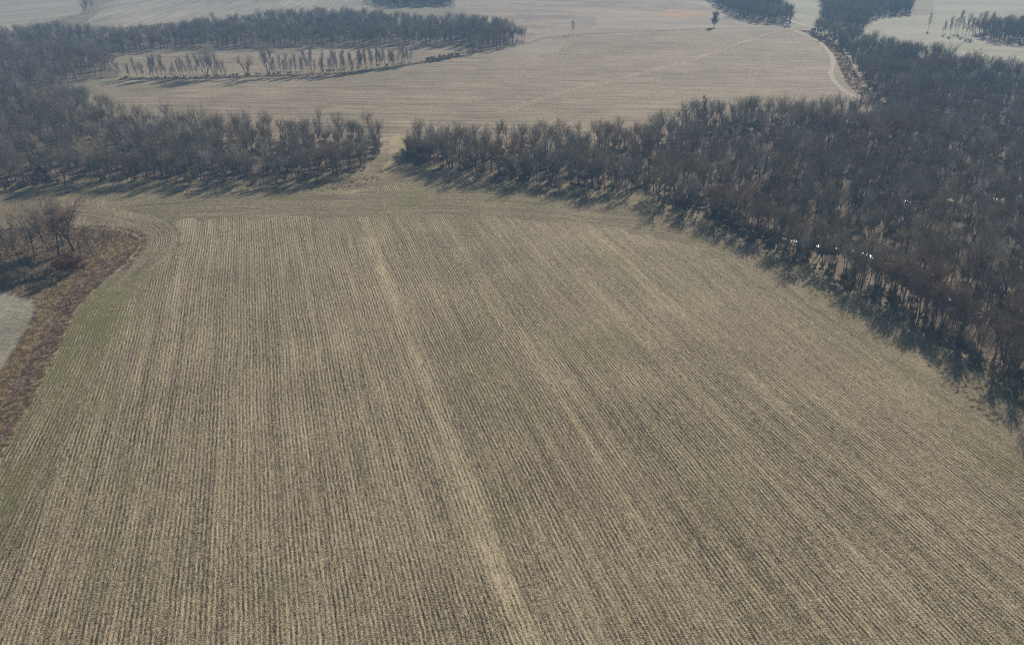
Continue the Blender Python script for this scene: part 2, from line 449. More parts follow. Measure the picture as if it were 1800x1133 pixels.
# grassy boundary line along the far side of the middle field
ribbon("boundary_strip", [(925, 77), (960, 66), (1010, 61), (1100, 57), (1250, 50), (1385, 48)], 1.2, 1.6, m_bound, Z[11], 1.6)
ribbon("boundary_strip", [(212, 139), (350, 138), (470, 134), (600, 129), (720, 114), (810, 98)], 3.0, 2.0, m_bound, Z[11], 1.2)

# land beyond
patch("tan_pasture", [(800, -30), (800, 40), (890, 56), (928, 76), (960, 66), (1010, 60), (1250, 49), (1390, 47), (1330, 42), (1285, 28), (1240, -30)], m_past_c, Z[3], 80, jit=2)
patch("rusty_grass", [(1152, 25), (1178, 16), (1205, 10), (1222, 20), (1254, 24), (1250, 28), (1218, 28), (1200, 34), (1168, 29)], m_orange, Z[5], jit=2.5, step=5)
patch("brush_patch", [(1000, 38), (1020, 28), (1045, 30), (1050, 44), (1030, 50), (1005, 47)], m_brush, Z[5], jit=3, step=8)
patch("brush_patch", [(1140, 8), (1180, 2), (1230, 8), (1258, 20), (1215, 17), (1160, 16)], m_brush, Z[6], jit=3, step=8)
ribbon("farm_track", [(820, 14), (870, 12), (940, 9), (1000, 4), (1060, 0), (1110, -6)], 3, 3, m_track, Z[6], 1.2)
patch("pond", [(850, -3), (880, 0.8), (960, 1.5), (1010, -1.5), (1000, -9), (880, -10)], m_water, Z[7], jit=3)
patch("striped_field", [(-300, 110), (0, 58), (140, 26), (160, -8), (260, -30), (-300, -40)], m_strip, Z[3], -36, jit=1.5)
patch("stubble_field", [(150, 42), (205, 50), (300, 40), (420, 34), (600, 30), (660, 24), (652, -30), (280, -30), (175, 12)], m_strip, Z[4], 6, jit=1.5)
ribbon("boundary_strip", [(140, 42), (165, 26), (190, 12), (260, 4), (420, 2), (600, -2)], 2.5, 2.5, m_bound, Z[6], 1.2)
patch("pale_pasture", [(1290, -20), (1372, 12), (1400, 32), (1408, 42), (1442, 46), (1440, 20), (1438, -20)], m_past_r, Z[3], 20, jit=2)
ribbon("farm_track", [(1400, -6), (1432, 12), (1446, 22)], 1.5, 1.5, m_track, Z[6], 0.6)
patch("pale_pasture", [(1500, 64), (1520, 44), (1560, 30), (1640, 26), (1640, -25), (2200, -25), (2200, 130), (1800, 142), (1700, 118), (1600, 96)], m_past_r, Z[4], 75, jit=2)
ribbon("boundary_strip", [(1590, 26), (1660, 31), (1740, 37), (1860, 40)], 2.0, 3.0, m_brush, Z[6], 2)
patch("forest_floor", W5, m_floor, Z[7], jit=2); patch("forest_floor", W6, m_floor, Z[7], jit=2)
patch("forest_floor", W4, m_floor, Z[7], jit=2); patch("forest_floor", W7, m_floor, Z[7], jit=2)
# creeks: one along the far road, one inside the near edge of the big wood
CREEK_FAR = [(1352, 20), (1375, 29), (1390, 36), (1406, 42), (1440, 50), (1480, 58), (1510, 64), (1560, 80), (1610, 94), (1650, 102), (1690, 113), (1760, 128), (1850, 140)]
CREEK_NEAR = [(1210, 352), (1260, 372), (1320, 404), (1400, 424), (1440, 433), (1510, 443), (1560, 465), (1600, 490), (1640, 512), (1685, 533), (1755, 570), (1850, 620)]
m_gravel = litter("gravel_road", (0.5, 0.48, 0.44), (0.62, 0.60, 0.56), (0.75, 0.73, 0.69), 1.0)
ribbon("gravel_road", CREEK_FAR, 1.5, 1.5, m_gravel, Z[14], 0.9)
ribbon("creek_bank", CREEK_NEAR, 1.9, 1.5, m_margin, Z[13], 1.6)
ribbon("creek", CREEK_NEAR, 1.0, 1.0, m_water, Z[14], 1.2)
for line in ([(1592, 356), (1604, 353), (1622, 355)], [(1664, 351), (1680, 354)], [(1752, 352), (1772, 344), (1790, 347), (1815, 338)]):
    ribbon("creek", line, 1.5, 1.2, m_water, Z[14], 1.8)

# ------------------------------------------------------------------ trees
TINTS = {
    "grey": ((0.235, 0.21, 0.17), (0.41, 0.37, 0.30)),
    "brown": ((0.235, 0.188, 0.132), (0.40, 0.327, 0.233)),
    "reddish": ((0.28, 0.195, 0.138), (0.43, 0.31, 0.23)),
    "tan": ((0.32, 0.255, 0.16), (0.48, 0.39, 0.255)),
    "pale": ((0.42, 0.39, 0.34), (0.64, 0.59, 0.52)),
    "dark": ((0.08, 0.07, 0.06), (0.15, 0.13, 0.11)),
}
M_TWIG = {k: bark("twigs_" + k, *v) for k, v in TINTS.items()}
M_BARK = bark("bark_grey", (0.09, 0.076, 0.062), (0.22, 0.19, 0.155), 0.95)
M_BARKP = bark("bark_pale", (0.17, 0.155, 0.135), (0.33, 0.31, 0.28), 0.95)

class MB:
    def __init__(self): self.V, self.F = [], []
    def tube(self, P, Rr, n):
        base = len(self.V)
        for i, p in enumerate(P):
            d = (P[min(i + 1, len(P) - 1)] - P[max(i - 1, 0)]).normalized()
            a = d.orthogonal().normalized(); b = d.cross(a)
            for k in range(n):
                t = 2 * math.pi * k / n
                self.V.append(p + (a * math.cos(t) + b * math.sin(t)) * Rr[i])
        for i in range(len(P) - 1):
            for k in range(n):
                q = base + i * n
                self.F.append((q + k, q + (k + 1) % n, q + n + (k + 1) % n, q + n + k))
    def spike(self, p, d, L, r):
        a = d.orthogonal().normalized(); b = d.cross(a)
        q = len(self.V)
        for k in range(3):
            t = 2.0944 * k
            self.V.append(p + (a * math.cos(t) + b * math.sin(t)) * r)
        self.V.append(p + d * L)
        self.F += [(q, q + 1, q + 3), (q + 1, q + 2, q + 3), (q + 2, q, q + 3)]

def rnd_dir(rng, d, ang, az=None):
    """a direction ang away from d"""
    a = d.orthogonal().normalized(); b = d.cross(a)
    t = rng.uniform(0, 2 * math.pi) if az is None else az
    return (d * math.cos(ang) + (a * math.cos(t) + b * math.sin(t)) * math.sin(ang)).normalized()

UP = Vector((0, 0, 1))
def walk(rng, p, d, L, n, up, wig):
    P = [p.copy()]; D = [d.copy()]
    for i in range(n):
        d = (d + UP * up + Vector((rng.gauss(0, wig), rng.gauss(0, wig), rng.gauss(0, wig * 0.5)))).normalized()
        p = p + d * (L / n)
        P.append(p); D.append(d)
    return P, D

def at(P, D, t):
    f = t * (len(P) - 1); i = min(int(f), len(P) - 2); f -= i
    return P[i].lerp(P[i + 1], f), D[min(i + 1, len(D) - 1)]

def bare_tree(seed, H=15.0, Rt=0.22, tf=0.62, t0=0.42, nl=8, la=(0.45, 0.95), lk=0.42, n2=8, n3=6, n4=5, twr=0.0115, stems=1, spread=0.0, up=0.12, twl=0.8, lean=0.05, l2a=(0.4, 0.85), nlead=3, lda=(0.1, 0.45)):
    """leafless tree: (trunk and limbs, crown of branches and twigs)"""
    rng = random.Random(seed)
    T, C = MB(), MB()
    for s in range(stems):
        az = 2 * math.pi * s / stems + rng.uniform(-0.5, 0.5)
        sp = spread * rng.uniform(0.6, 1.2) if stems > 1 else 0
        d0 = Vector((math.cos(az) * math.sin(sp) + rng.gauss(0, lean), math.sin(az) * math.sin(sp) + rng.gauss(0, lean), math.cos(sp))).normalized()
        base = Vector((math.cos(az) * 0.25, math.sin(az) * 0.25, -0.3)) if stems > 1 else Vector((0, 0, -0.3))
        hs = H * rng.uniform(0.8, 1.0) if stems > 1 else H
        P, D = walk(rng, base, d0, hs * tf + 0.3, 8, 0.02, 0.05)
        RR = [Rt * (1 - 0.62 * i / 8) * (1.25 if i == 0 else 1) for i in range(9)]
        T.tube(P, RR, 6)
        limbs = []
        for k in range(nl):
            t = t0 + (1 - t0) * (k + rng.uniform(0, 0.8)) / nl
            p, d = at(P, D, t)
            a = rng.uniform(*la) * (1.0 - 0.45 * t)
            L = hs * lk * (1.15 - 0.45 * t) * rng.uniform(0.75, 1.15)
            limbs.append((p, rnd_dir(rng, d, a, k * 2.4 + rng.uniform(-0.5, 0.5)), L, Rt * (0.5 - 0.18 * t)))
        for k in range(nlead):                               # the leaders that carry the top
            limbs.append((P[-1], rnd_dir(rng, D[-1], rng.uniform(*lda), k * 6.28 / nlead + rng.uniform(-.4, .4)), hs * (1 - tf) * rng.uniform(0.8, 1.0), Rt * 0.40))
        for (p, d, L, r) in limbs:
            Q, E = walk(rng, p, d, L, 5, up, 0.10)
            T.tube(Q, [r * (1 - 0.8 * i / 5) for i in range(6)], 4)
            for j in range(n2):
                t = 0.22 + 0.78 * (j + rng.random()) / n2
                q, e = at(Q, E, t)
                L2 = L * rng.uniform(0.28, 0.5) * (1.15 - 0.5 * t)
                S, G = walk(rng, q, rnd_dir(rng, e, rng.uniform(*l2a)), L2, 3, up * 0.9, 0.13)
                r2 = max(0.03, r * 0.46 * (1.1 - 0.6 * t))
                C.tube(S, [r2, r2 * 0.75, r2 * 0.5, r2 * 0.25], 3)
                for m in range(n3):
                    t3 = 0.15 + 0.85 * (m + rng.random()) / n3
                    q3, e3 = at(S, G, t3)
                    d3 = (rnd_dir(rng, e3, rng.uniform(0.35, 0.9)) + UP * 0.12).normalized()
                    L3 = max(0.6, L2 * rng.uniform(0.35, 0.6))
                    C.spike(q3, d3, L3, twr * 1.45)
                    for x in range(n4):
                        C.spike(q3 + d3 * L3 * (0.15 + 0.8 * (x + rng.random() * .8) / n4), (rnd_dir(rng, d3, rng.uniform(0.3, 0.9)) + UP * 0.1).normalized(), twl * rng.uniform(0.6, 1.2), twr)
    return T, C

def cedar(seed, H=8.0, r=2.2):
    """dense dark evergreen: many small sprays round a stem"""
    rng = random.Random(seed)
    T, C = MB(), MB()
    P, D = walk(rng, Vector((0, 0, -0.2)), UP.copy(), H * 0.9, 6, 0.02, 0.03)
    T.tube(P, [0.2 * (1 - 0.85 * i / 6) for i in range(7)], 6)
    for k in range(1500):
        t = rng.random() ** 0.8
        z = 0.3 + t * (H - 0.4)
        rad = r * (1 - t) ** 0.7 * (0.85 + 0.3 * mnoise.noise(Vector((z, seed, k * .01)))) + 0.15
        az = rng.uniform(0, 2 * math.pi)
        q = rad * math.sqrt(rng.uniform(0.15, 1))
        lump = 1 + 0.35 * mnoise.noise(Vector((math.cos(az) * 2, math.sin(az) * 2, z * 0.8 + seed)))
        p = Vector((math.cos(az) * q * lump, math.sin(az) * q * lump, z))
        d = Vector((math.cos(az), math.sin(az), rng.uniform(0.0, 0.9))).normalized()
        C.spike(p, d, rng.uniform(0.3, 0.6), 0.07)
    return T, C

PROTO = {}
def proto(key, TC, tint, barkm):
    T, C = TC
    PROTO[key] = dict(trunk=mesh_from("trunk", T.V, T.F, [barkm], smooth=True), crown=mesh_from("crown", C.V, C.F, [M_TWIG[tint] if isinstance(tint, str) else tint]), tint=tint if isinstance(tint, str) else "green",
                      T=T, C=C, h=max(v.z for v in C.V), barkm=barkm)

forest_tints = ["grey", "brown", "grey", "reddish", "brown", "tan", "grey", "brown", "reddish", "grey", "brown", "pale", "grey", "brown", "pale", "tan"]
for i, t in enumerate(forest_tints):
    rg = random.Random(100 + i)
    if i >= 12:
        if i < 14:      # broad spreading crowns on short trunks
            TC = bare_tree(500 + i, H=13.5, Rt=0.33, tf=0.36, t0=0.6, nl=5, la=(0.8, 1.3), lk=0.60, n2=8, n3=5, n4=3, twr=0.0105, lean=0.06, nlead=5, lda=(0.3, 0.95), up=0.11)
        else:           # tall poles with a small high crown
            TC = bare_tree(500 + i, H=17, Rt=0.2, tf=0.66, t0=0.7, nl=5, la=(0.4, 0.9), lk=0.30, n2=7, n3=6, n4=4, twr=0.011, lean=0.08, nlead=4, lda=(0.2, 0.7), up=0.1)
        proto("forest%02d" % i, TC, t, M_BARKP if t == "pale" else M_BARK)
        continue
    proto("forest%02d" % i, bare_tree(500 + i, H=15 * rg.uniform(0.9, 1.08), Rt=rg.uniform(0.17, 0.27), tf=rg.uniform(0.42, 0.58), t0=rg.uniform(0.55, 0.75), nl=rg.randint(4, 7),
                                      lk=rg.uniform(0.42, 0.56), la=(0.5, 1.05), n2=8, n3=6, n4=3, twr=0.0098, lean=0.09, nlead=5, lda=(0.2, 0.8), up=0.10), t, M_BARKP if t == "pale" else M_BARK)
for i in range(4):
    proto("sapling%d" % i, bare_tree(700 + i, H=10, Rt=0.13, tf=0.66, t0=0.25, nl=8, la=(0.3, 0.7), lk=0.32, n2=6, n3=5, n4=4, twr=0.016, up=0.2, lean=0.09), ["pale", "pale", "pale", "tan"][i], M_BARK if i % 2 else M_BARKP)
proto("vase", bare_tree(811, H=16, Rt=0.5, tf=0.30, t0=0.6, nl=5, la=(0.75, 1.15), lk=0.72, n2=13, n3=8, n4=6, twr=0.02, up=0.13, lean=0.02, nlead=5, lda=(0.3, 0.75)), "reddish", M_BARK)
proto("tall", bare_tree(812, H=18, Rt=0.30, tf=0.58, t0=0.45, nl=6, la=(0.3, 0.6), lk=0.38, n2=9, n3=7, n4=5, twr=0.018, up=0.2, lean=0.03), "grey", M_BARK)
proto("fan", bare_tree(813, H=16, Rt=0.2, tf=0.55, t0=0.4, nl=5, la=(0.3, 0.6), lk=0.34, n2=7, n3=6, n4=5, twr=0.019, stems=4, spread=0.34, up=0.15), "pale", M_BARK)
proto("cotton", bare_tree(814, H=18, Rt=0.24, tf=0.55, t0=0.4, nl=6, la=(0.3, 0.55), lk=0.30, n2=8, n3=6, n4=5, twr=0.02, stems=3, spread=0.16, up=0.18), "pale", M_BARKP)
proto("veeshape", bare_tree(815, H=11, Rt=0.2, tf=0.6, t0=0.4, nl=5, la=(0.25, 0.5), lk=0.28, n2=5, n3=5, n4=4, stems=3, spread=0.5, up=0.06), "brown", M_BARK)
proto("lone", bare_tree(816, H=10, Rt=0.3, tf=0.5, t0=0.5, nl=5, la=(0.6, 1.1), lk=0.45, n2=7, n3=5, n4=4, up=0.12), "brown", M_BARK)
for i in range(3):
    proto("shrub%d" % i, bare_tree(830 + i, H=3.0, Rt=0.035, tf=0.6, t0=0.2, nl=4, la=(0.4, 0.8), lk=0.4, n2=4, n3=4, n4=3, stems=7, spread=0.5, twl=0.45, twr=0.012, up=0.1), ["brown", "tan", "grey"][i], M_BARK)
proto("rustshrub", bare_tree(840, H=5.0, Rt=0.05, tf=0.6, t0=0.2, nl=5, la=(0.4, 0.8), lk=0.4, n2=6, n3=5, n4=4, stems=9, spread=0.55, twl=0.6, twr=0.016, up=0.1),
      bark("twigs_rust", (0.17, 0.085, 0.05), (0.27, 0.14, 0.085)), M_BARK)
m_green = bark("cedar_foliage", (0.018, 0.028, 0.018), (0.05, 0.06, 0.038), 0.7)
proto("oval", bare_tree(852, H=12, Rt=0.22, tf=0.5, t0=0.15, nl=12, la=(0.35, 0.8), lk=0.36, n2=10, n3=7, n4=5, twr=0.03, up=0.2, nlead=5, lda=(0.1, 0.5)), "grey", M_BARK)
proto("darkbush", cedar(851, 8, 4.6), m_green, M_BARK)

N_TREE = 0
def plant(key, x, y, h, yaw, name, label, cat, group=None, wide=1.0, lean=(0, 0)):
    """one tree of its own: an Empty at its foot with trunk and crown"""
    pr = PROTO[key]
    s = h / pr["h"]
    e = bpy.data.objects.new(name, None)
    COL.objects.link(e)
    e.empty_display_size = 0.5
    e.location = (x, y, 0)
    e.rotation_euler = (lean[0], lean[1], yaw)
    e.scale = (s * wide, s * wide, s)
    tag(e, label, cat, group)
    for part in ("trunk", "crown"):
        o = bpy.data.objects.new(part, pr[part])
        COL.objects.link(o)
        o.parent = e
    return e

# collections that the masses of trees are drawn from (not linked into the scene)
def lib(name, keys):
    c = bpy.data.collections.new(name)
    for i, k in enumerate(keys):
        pr = PROTO[k]
        nT = len(pr["T"].V)
        V = pr["T"].V + pr["C"].V
        F = pr["T"].F + [tuple(q + nT for q in f) for f in pr["C"].F]
        me = mesh_from("tree_mesh", V, F, [pr["barkm"], pr["crown"].materials[0]], midx=[0] * len(pr["T"].F) + [1] * len(pr["C"].F))
        o = bpy.data.objects.new("%s_source_%02d" % (name, i), me)
        c.objects.link(o)
    return c

def scatter(name, pts, coll, label, cat):
    """stuff: points (x, y, z, yaw, scale, index) that geometry nodes turn into copies"""
    me = bpy.data.meshes.new(name)
    me.from_pydata([(p[0], p[1], p[2]) for p in pts], [], [])
    for nm, tp, k in (("yaw", 'FLOAT', 3), ("size", 'FLOAT', 4), ("pick", 'INT', 5)):
        a = me.attributes.new(nm, tp, 'POINT')
        a.data.foreach_set("value", [p[k] for p in pts])
    o = new_obj(name, me)
    ng = bpy.data.node_groups.new(name, 'GeometryNodeTree')
    ng.interface.new_socket("Geometry", in_out='INPUT', socket_type='NodeSocketGeometry')
    ng.interface.new_socket("Geometry", in_out='OUTPUT', socket_type='NodeSocketGeometry')
    N, L = ng.nodes, ng.links
    gi, go = N.new("NodeGroupInput"), N.new("NodeGroupOutput")
    iop = N.new("GeometryNodeInstanceOnPoints")
    ci = N.new("GeometryNodeCollectionInfo")
    ci.inputs["Collection"].default_value = coll
    ci.inputs["Separate Children"].default_value = True
    ci.inputs["Reset Children"].default_value = True
    def att(nm, tp):
        n = N.new("GeometryNodeInputNamedAttribute"); n.data_type = tp; n.inputs["Name"].default_value = nm
        return n.outputs["Attribute"]
    cx = N.new("ShaderNodeCombineXYZ")
    L.new(att("yaw", 'FLOAT'), cx.inputs[2])
    iop.inputs["Pick Instance"].default_value = True
    L.new(gi.outputs[0], iop.inputs["Points"])
    L.new(ci.outputs[0], iop.inputs["Instance"])
    L.new(att("pick", 'INT'), iop.inputs["Instance Index"])
    L.new(cx.outputs[0], iop.inputs["Rotation"])
    L.new(att("size", 'FLOAT'), iop.inputs["Scale"])
    L.new(iop.outputs[0], go.inputs[0])
    md = o.modifiers.new("scatter", 'NODES'); md.node_group = ng
    tag(o, label, cat, None, "stuff")
    return o

def inside(P, x, y):
    c = False
    j = len(P) - 1
    for i in range(len(P)):
        if (P[i].y > y) != (P[j].y > y) and x < (P[j].x - P[i].x) * (y - P[i].y) / (P[j].y - P[i].y) + P[i].x:
            c = not c
        j = i
    return c

def edge_dist(P, x, y):
    best = 1e9
    for i in range(len(P)):
        a, b = P[i], P[(i + 1) % len(P)]
        dx, dy = b.x - a.x, b.y - a.y
        L2 = dx * dx + dy * dy or 1
        t = max(0, min(1, ((x - a.x) * dx + (y - a.y) * dy) / L2))
        best = min(best, (x - a.x - dx * t) ** 2 + (y - a.y - dy * t) ** 2)
    return math.sqrt(best)

def fill(poly, sp, seed, keep=1.0, avoid=(), awid=2.5):
    """loose, irregular planting positions inside an outline that the picture can see (or that shade it)"""
    rng = random.Random(seed)
    P = pts2(poly)
    lines = [smooth_line(pts2(a), 4) for a in avoid]
    x0, x1 = min(p.x for p in P), max(p.x for p in P)
    y0, y1 = min(p.y for p in P), max(p.y for p in P)
    out = []
    gx = x0
    r = 0
    y = y0
    while y < y1:
        x = x0 + (r % 2) * sp * 0.5
        while x < x1:
            qx, qy = x + rng.uniform(-.48, .48) * sp, y + rng.uniform(-.48, .48) * sp
            x += sp
            if rng.random() > keep:
                continue
            a, b = to_px(qx, qy)
            if a < -170 or a > 2080 or b < -60 or b > 900:
                continue
            if not inside(P, qx, qy):
                continue
            if any((Vector((qx, qy)) - q).length < awid for l in lines for q in l):
                continue
            out.append((qx, qy))
        y += sp * 0.87
        r += 1
    return out

rng = random.Random(77)
NF = len(forest_tints)
by_tint = {}
for i, t in enumerate(forest_tints):
    by_tint.setdefault(t, []).append(i)

def height_at(x, y):
    k = mnoise.noise(Vector((x * 0.018, y * 0.018, 5.0)))
    return 13.6 + 3.2 * k

def pick_at(x, y):
    k = mnoise.noise(Vector((x * 0.03, y * 0.03, 11.0))) + rng.uniform(-0.35, 0.35)
    if k > 0.52: t = "reddish"
    elif k > 0.1: t = "brown"
    elif k < -0.42: t = "tan"
    elif rng.random() < 0.09: t = "pale"
    else: t = "grey"
    return rng.choice(by_tint[t])

woods = []                                                  # (x, y, height, yaw, variant, wood)
for wname, poly, sp, seed, av in (("west", W1, 5.3, 1, ()), ("east", W3, 5.0, 2, (CREEK_NEAR, CREEK_FAR)), ("north", W2, 5.8, 3, ())):
    for (x, y) in fill(poly, sp, seed, 0.93, av):
        if rng.random() < 0.5 * max(0.0, mnoise.noise(Vector((x * 0.06, y * 0.06, 31.0))) + 0.25):
            continue
        h = height_at(x, y) * rng.uniform(0.66, 1.14) * (1.18 if rng.random() < 0.07 else 1.0)
        woods.append((x, y, h, rng.uniform(0, 6.28), pick_at(x, y), wname))
for line, wn, n in (([(1150, 350), (1240, 375), (1300, 399), (1370, 433), (1480, 489), (1580, 537), (1660, 587), (1775, 668), (1900, 760)], "east", 75),
                    ([(722, 282), (800, 301), (900, 316), (1000, 325), (1100, 340)], "east", 42), ([(150, 316), (260, 321), (400, 320), (540, 317), (640, 297)], "west", 44)):
    PL = smooth_line(pts2(line), 12)
    for k in range(n):
        q = PL[int((k + rng.random()) / n * (len(PL) - 1))]
        x, y = q.x + rng.uniform(-2.5, 2.5), q.y + rng.uniform(-1.5, 4.5)
        woods.append((x, y, rng.uniform(9.5, 14.5), rng.uniform(0, 6.28), pick_at(x, y), wn))
FP = pts2(FIELD)

def size_px(w):
    d = w[1] * CP + CAM_H * SP
    return FPX * w[2] / d

def visible(w):
    a, b = to_px(w[0], w[1], w[2] * 0.7)
    return -5 < a < 1805 and b > 0 and b < 1130

near = sorted([w for w in woods if visible(w)], key=size_px, reverse=True)[:300]
near_set = set(id(w) for w in near)
TW = {"grey": "grey", "brown": "brown", "reddish": "reddish", "tan": "tan", "pale": "pale barked"}
creek_pts = smooth_line(pts2(CREEK_NEAR), 6)
for w in near:
    x, y, h, yaw, v, wn = w
    tint = TW[forest_tints[v]]
    ed = edge_dist(FP, x, y)
    cd = min((Vector((x, y)) - q).length for q in creek_pts)
    size = "tall" if h > 15.2 else ("low" if h < 11.5 else "middling")
    a, b = to_px(x, y)
    if wn == "east":
        if a > 1300 and ed < 24:
            where = "on the wood's edge right of the stubble rows"; grp = "trees along the right wood edge"
        elif cd < 11:
            where = "standing beside the glinting creek in the right wood"; grp = "trees beside the creek"
        elif a > 1500:
            where = "inside the big wood at the photo's right border"; grp = "trees inside the right wood, far right"
        else:
            where = "inside the big wood right of the field's far corner"; grp = "trees inside the right wood, by the corner"
    else:
        where = "in the wood left of the track gap"; grp = "trees in the left wood"
    plant("forest%02d" % v, x, y, h, yaw, "bare_tree", "%s %s bare winter tree %s" % (size, tint, where), "tree", "%s %s %s" % (size, tint, grp), lean=(rng.gauss(0, .03), rng.gauss(0, .03)))

FOREST = lib("forest", ["forest%02d" % i for i in range(NF)])
def inst(w):
    return (w[0], w[1], 0.0, w[3], w[2] / PROTO["forest%02d" % w[4]]["h"], w[4])
rest = [w for w in woods if id(w) not in near_set]
scatter("woodland", [inst(w) for w in rest if w[5] != "north"], FOREST, "leafless grey brown woodland filling the ground between and beside the two fields", "woodland")
far = [w for w in rest if w[5] == "north"]
scatter("distant_woodland", [inst(w) for w in far], FOREST, "hazy leafless wood along the far side of the middle field, upper left", "woodland")
far = []
for poly, seed in ((W5, 21), (W6, 22), (W4, 23), (W7, 24)):
    for (x, y) in fill(poly, 5.6, seed, 0.95, (CREEK_FAR,)):
        far.append((x, y, rng.uniform(11, 16), rng.uniform(0, 6.28), pick_at(x, y), "far"))
scatter("distant_woodland", [inst(w) for w in far], FOREST, "blue hazy woods far off between the pale pastures along the top", "woodland")

# brush under the trees
SHRUBS = lib("shrubs", ["shrub0", "shrub1", "shrub2"])
under = []
for poly, sp, seed in ((W1, 7.0, 31), (W3, 8.0, 32)):
    for (x, y) in fill(poly, sp, seed, 0.6, (CREEK_NEAR,)):
        under.append((x, y, 0.0, rng.uniform(0, 6.28), rng.uniform(0.6, 1.4), rng.randint(0, 2)))
for k in range(90):
    hx = 210 + 510 * rng.random() ** 0.9
    q = gp(hx, 138.5 - 0.0 * hx + rng.uniform(-1.5, 1.0) if hx < 350 else 137 - (hx - 350) * 0.045 - max(0, hx - 560) * 0.055 + rng.uniform(-1.5, 1.0))
    under.append((q.x, q.y, 0.0, rng.uniform(0, 6.28), rng.uniform(0.2, 0.6), rng.randint(1, 2)))
for line, n in (([(1150, 352), (1240, 378), (1300, 403), (1370, 438), (1480, 494), (1580, 542), (1660, 592), (1775, 674), (1880, 750)], 190),
                ([(722, 284), (800, 303), (900, 318), (1000, 327), (1100, 343)], 30), ([(20, 334), (150, 318), (260, 322), (400, 322), (540, 319), (640, 299)], 35)):
    PL = smooth_line(pts2(line), 14)
    for k in range(n):
        q = PL[int(rng.random() * (len(PL) - 1))]
        under.append((q.x + rng.uniform(-4, 4), q.y + rng.uniform(-2.0, 6.0), 0.0, rng.uniform(0, 6.28), rng.uniform(0.25, 0.8), rng.randint(0, 2)))
PC = smooth_line(pts2(CREEK_NEAR), 40)
for q in PC:
    for k in range(2):
        if rng.random() < 0.16:
            under.append((q.x + rng.choice((-1, 1)) * rng.uniform(0.7, 2.6), q.y + rng.choice((-1, -1, 1)) * rng.uniform(0.9, 2.8), 0.0, rng.uniform(0, 6.28), rng.uniform(0.4, 1.0), rng.randint(0, 2)))
scatter("undergrowth", under, SHRUBS, "low leafless brush under the woods and along the hedgerow", "brush")

# ---- hedgerow trees between the middle field and the far wood
HR = smooth_line([Vector(p) for p in [(210, 138.5), (280, 137.5), (350, 137), (400, 136.5), (470, 133.5), (550, 131), (600, 129), (660, 122), (720, 113)]], 12)
def on_hedge(px):
    for a, b in zip(HR[:-1], HR[1:]):
        if a.x <= px <= b.x:
            return a.y + (b.y - a.y) * (px - a.x) / (b.x - a.x)
    return HR[-1].y
def px_height(px, py, dy):
    """metres for something dy photo pixels tall standing at a ground point"""
    p = gp(px, py); d = p.y * CP + CAM_H * SP
    return dy * d / FPX / (p.y / math.hypot(p.y, CAM_H))
hedge = [(212, 22), (226, 24), (231, 20), (240, 28), (249, 30), (253, 24), (262, 30), (268, 31), (279, 27), (285, 33), (291, 26), (301, 16), (303, 18), (311, 22), (318, 24), (323, 30), (327, 32), (334, 33), (341, 27), (347, 34),
         (383, 26), (393, 30), (398, 28), (480, 26), (486, 27), (494, 30), (500, 27), (507, 29), (513, 26), (519, 32), (527, 27), (533, 30), (541, 32), (546, 27), (556, 28), (563, 32), (570, 28), (577, 27),
         (582, 33), (588, 31), (594, 26), (601, 29), (607, 32), (617, 35), (621, 27), (629, 31), (634, 29), (639, 32), (645, 30), (650, 27), (656, 30), (661, 32), (667, 28), (672, 31), (678, 28), (683, 32), (688, 27), (694, 30), (699, 27), (704, 31), (710, 28), (716, 25), (720, 27)]
for i, (px, dy) in enumerate(hedge):
    px += rng.uniform(-2, 2); py = on_hedge(max(210.5, min(719, px))) + rng.uniform(-1.6, 1.2)
    p = gp(px, py)
    k = rng.randint(0, 3)
    seg = "left of the wide multi stemmed tree" if px < 350 else ("just right of the wide multi stemmed tree" if px < 440 else ("right of the tall pale tree" if px < 600 else "at the thick right end of the row"))
    sz = "short" if dy < 25 else ("taller" if dy > 30 else "middling")
    plant("sapling%d" % k, p.x, p.y, px_height(px, py, dy) * rng.uniform(0.95, 1.5), rng.uniform(0, 6.28), "hedgerow_sapling",
          "thin bare sapling in the hedgerow %s" % seg, "tree", "hedgerow saplings %s" % seg)
for key, px, dy, wide, label in (("fan", 364, 58, 1.0, "wide multi stemmed pale tree standing tall in the hedgerow"),
                                 ("cotton", 378, 60, 0.8, "slim pale clump touching the right side of the wide multi stemmed hedgerow tree"),
                                 ("veeshape", 435, 38, 1.1, "V shaped bare tree alone in the hedgerow gap on pale grass"),
                                 ("cotton", 473, 64, 0.9, "tallest pale hedgerow tree, broad headed, right of the V shaped tree"),
                                 ("tall", 549, 52, 0.55, "slender pale tree rising above the right half of the hedgerow")):
    py = on_hedge(px); p = gp(px, py)
    plant(key, p.x, p.y, px_height(px, py, dy), rng.uniform(0, 6.28), "hedgerow_tree", label, "tree", None, wide)
for px, py, dy in ((752, 108, 9), (760, 108, 10), (769, 107, 8), (777, 106, 12), (785, 104, 9), (794, 102, 10), (803, 100, 8)):
    p = gp(px, py)
    plant("shrub%d" % rng.randint(0, 2), p.x, p.y, px_height(px, py, dy), rng.uniform(0, 6.28), "bare_shrub", "low bare shrub in the short row between hedgerow end and far wood", "shrub", "shrubs past the hedgerow end", 1.3)

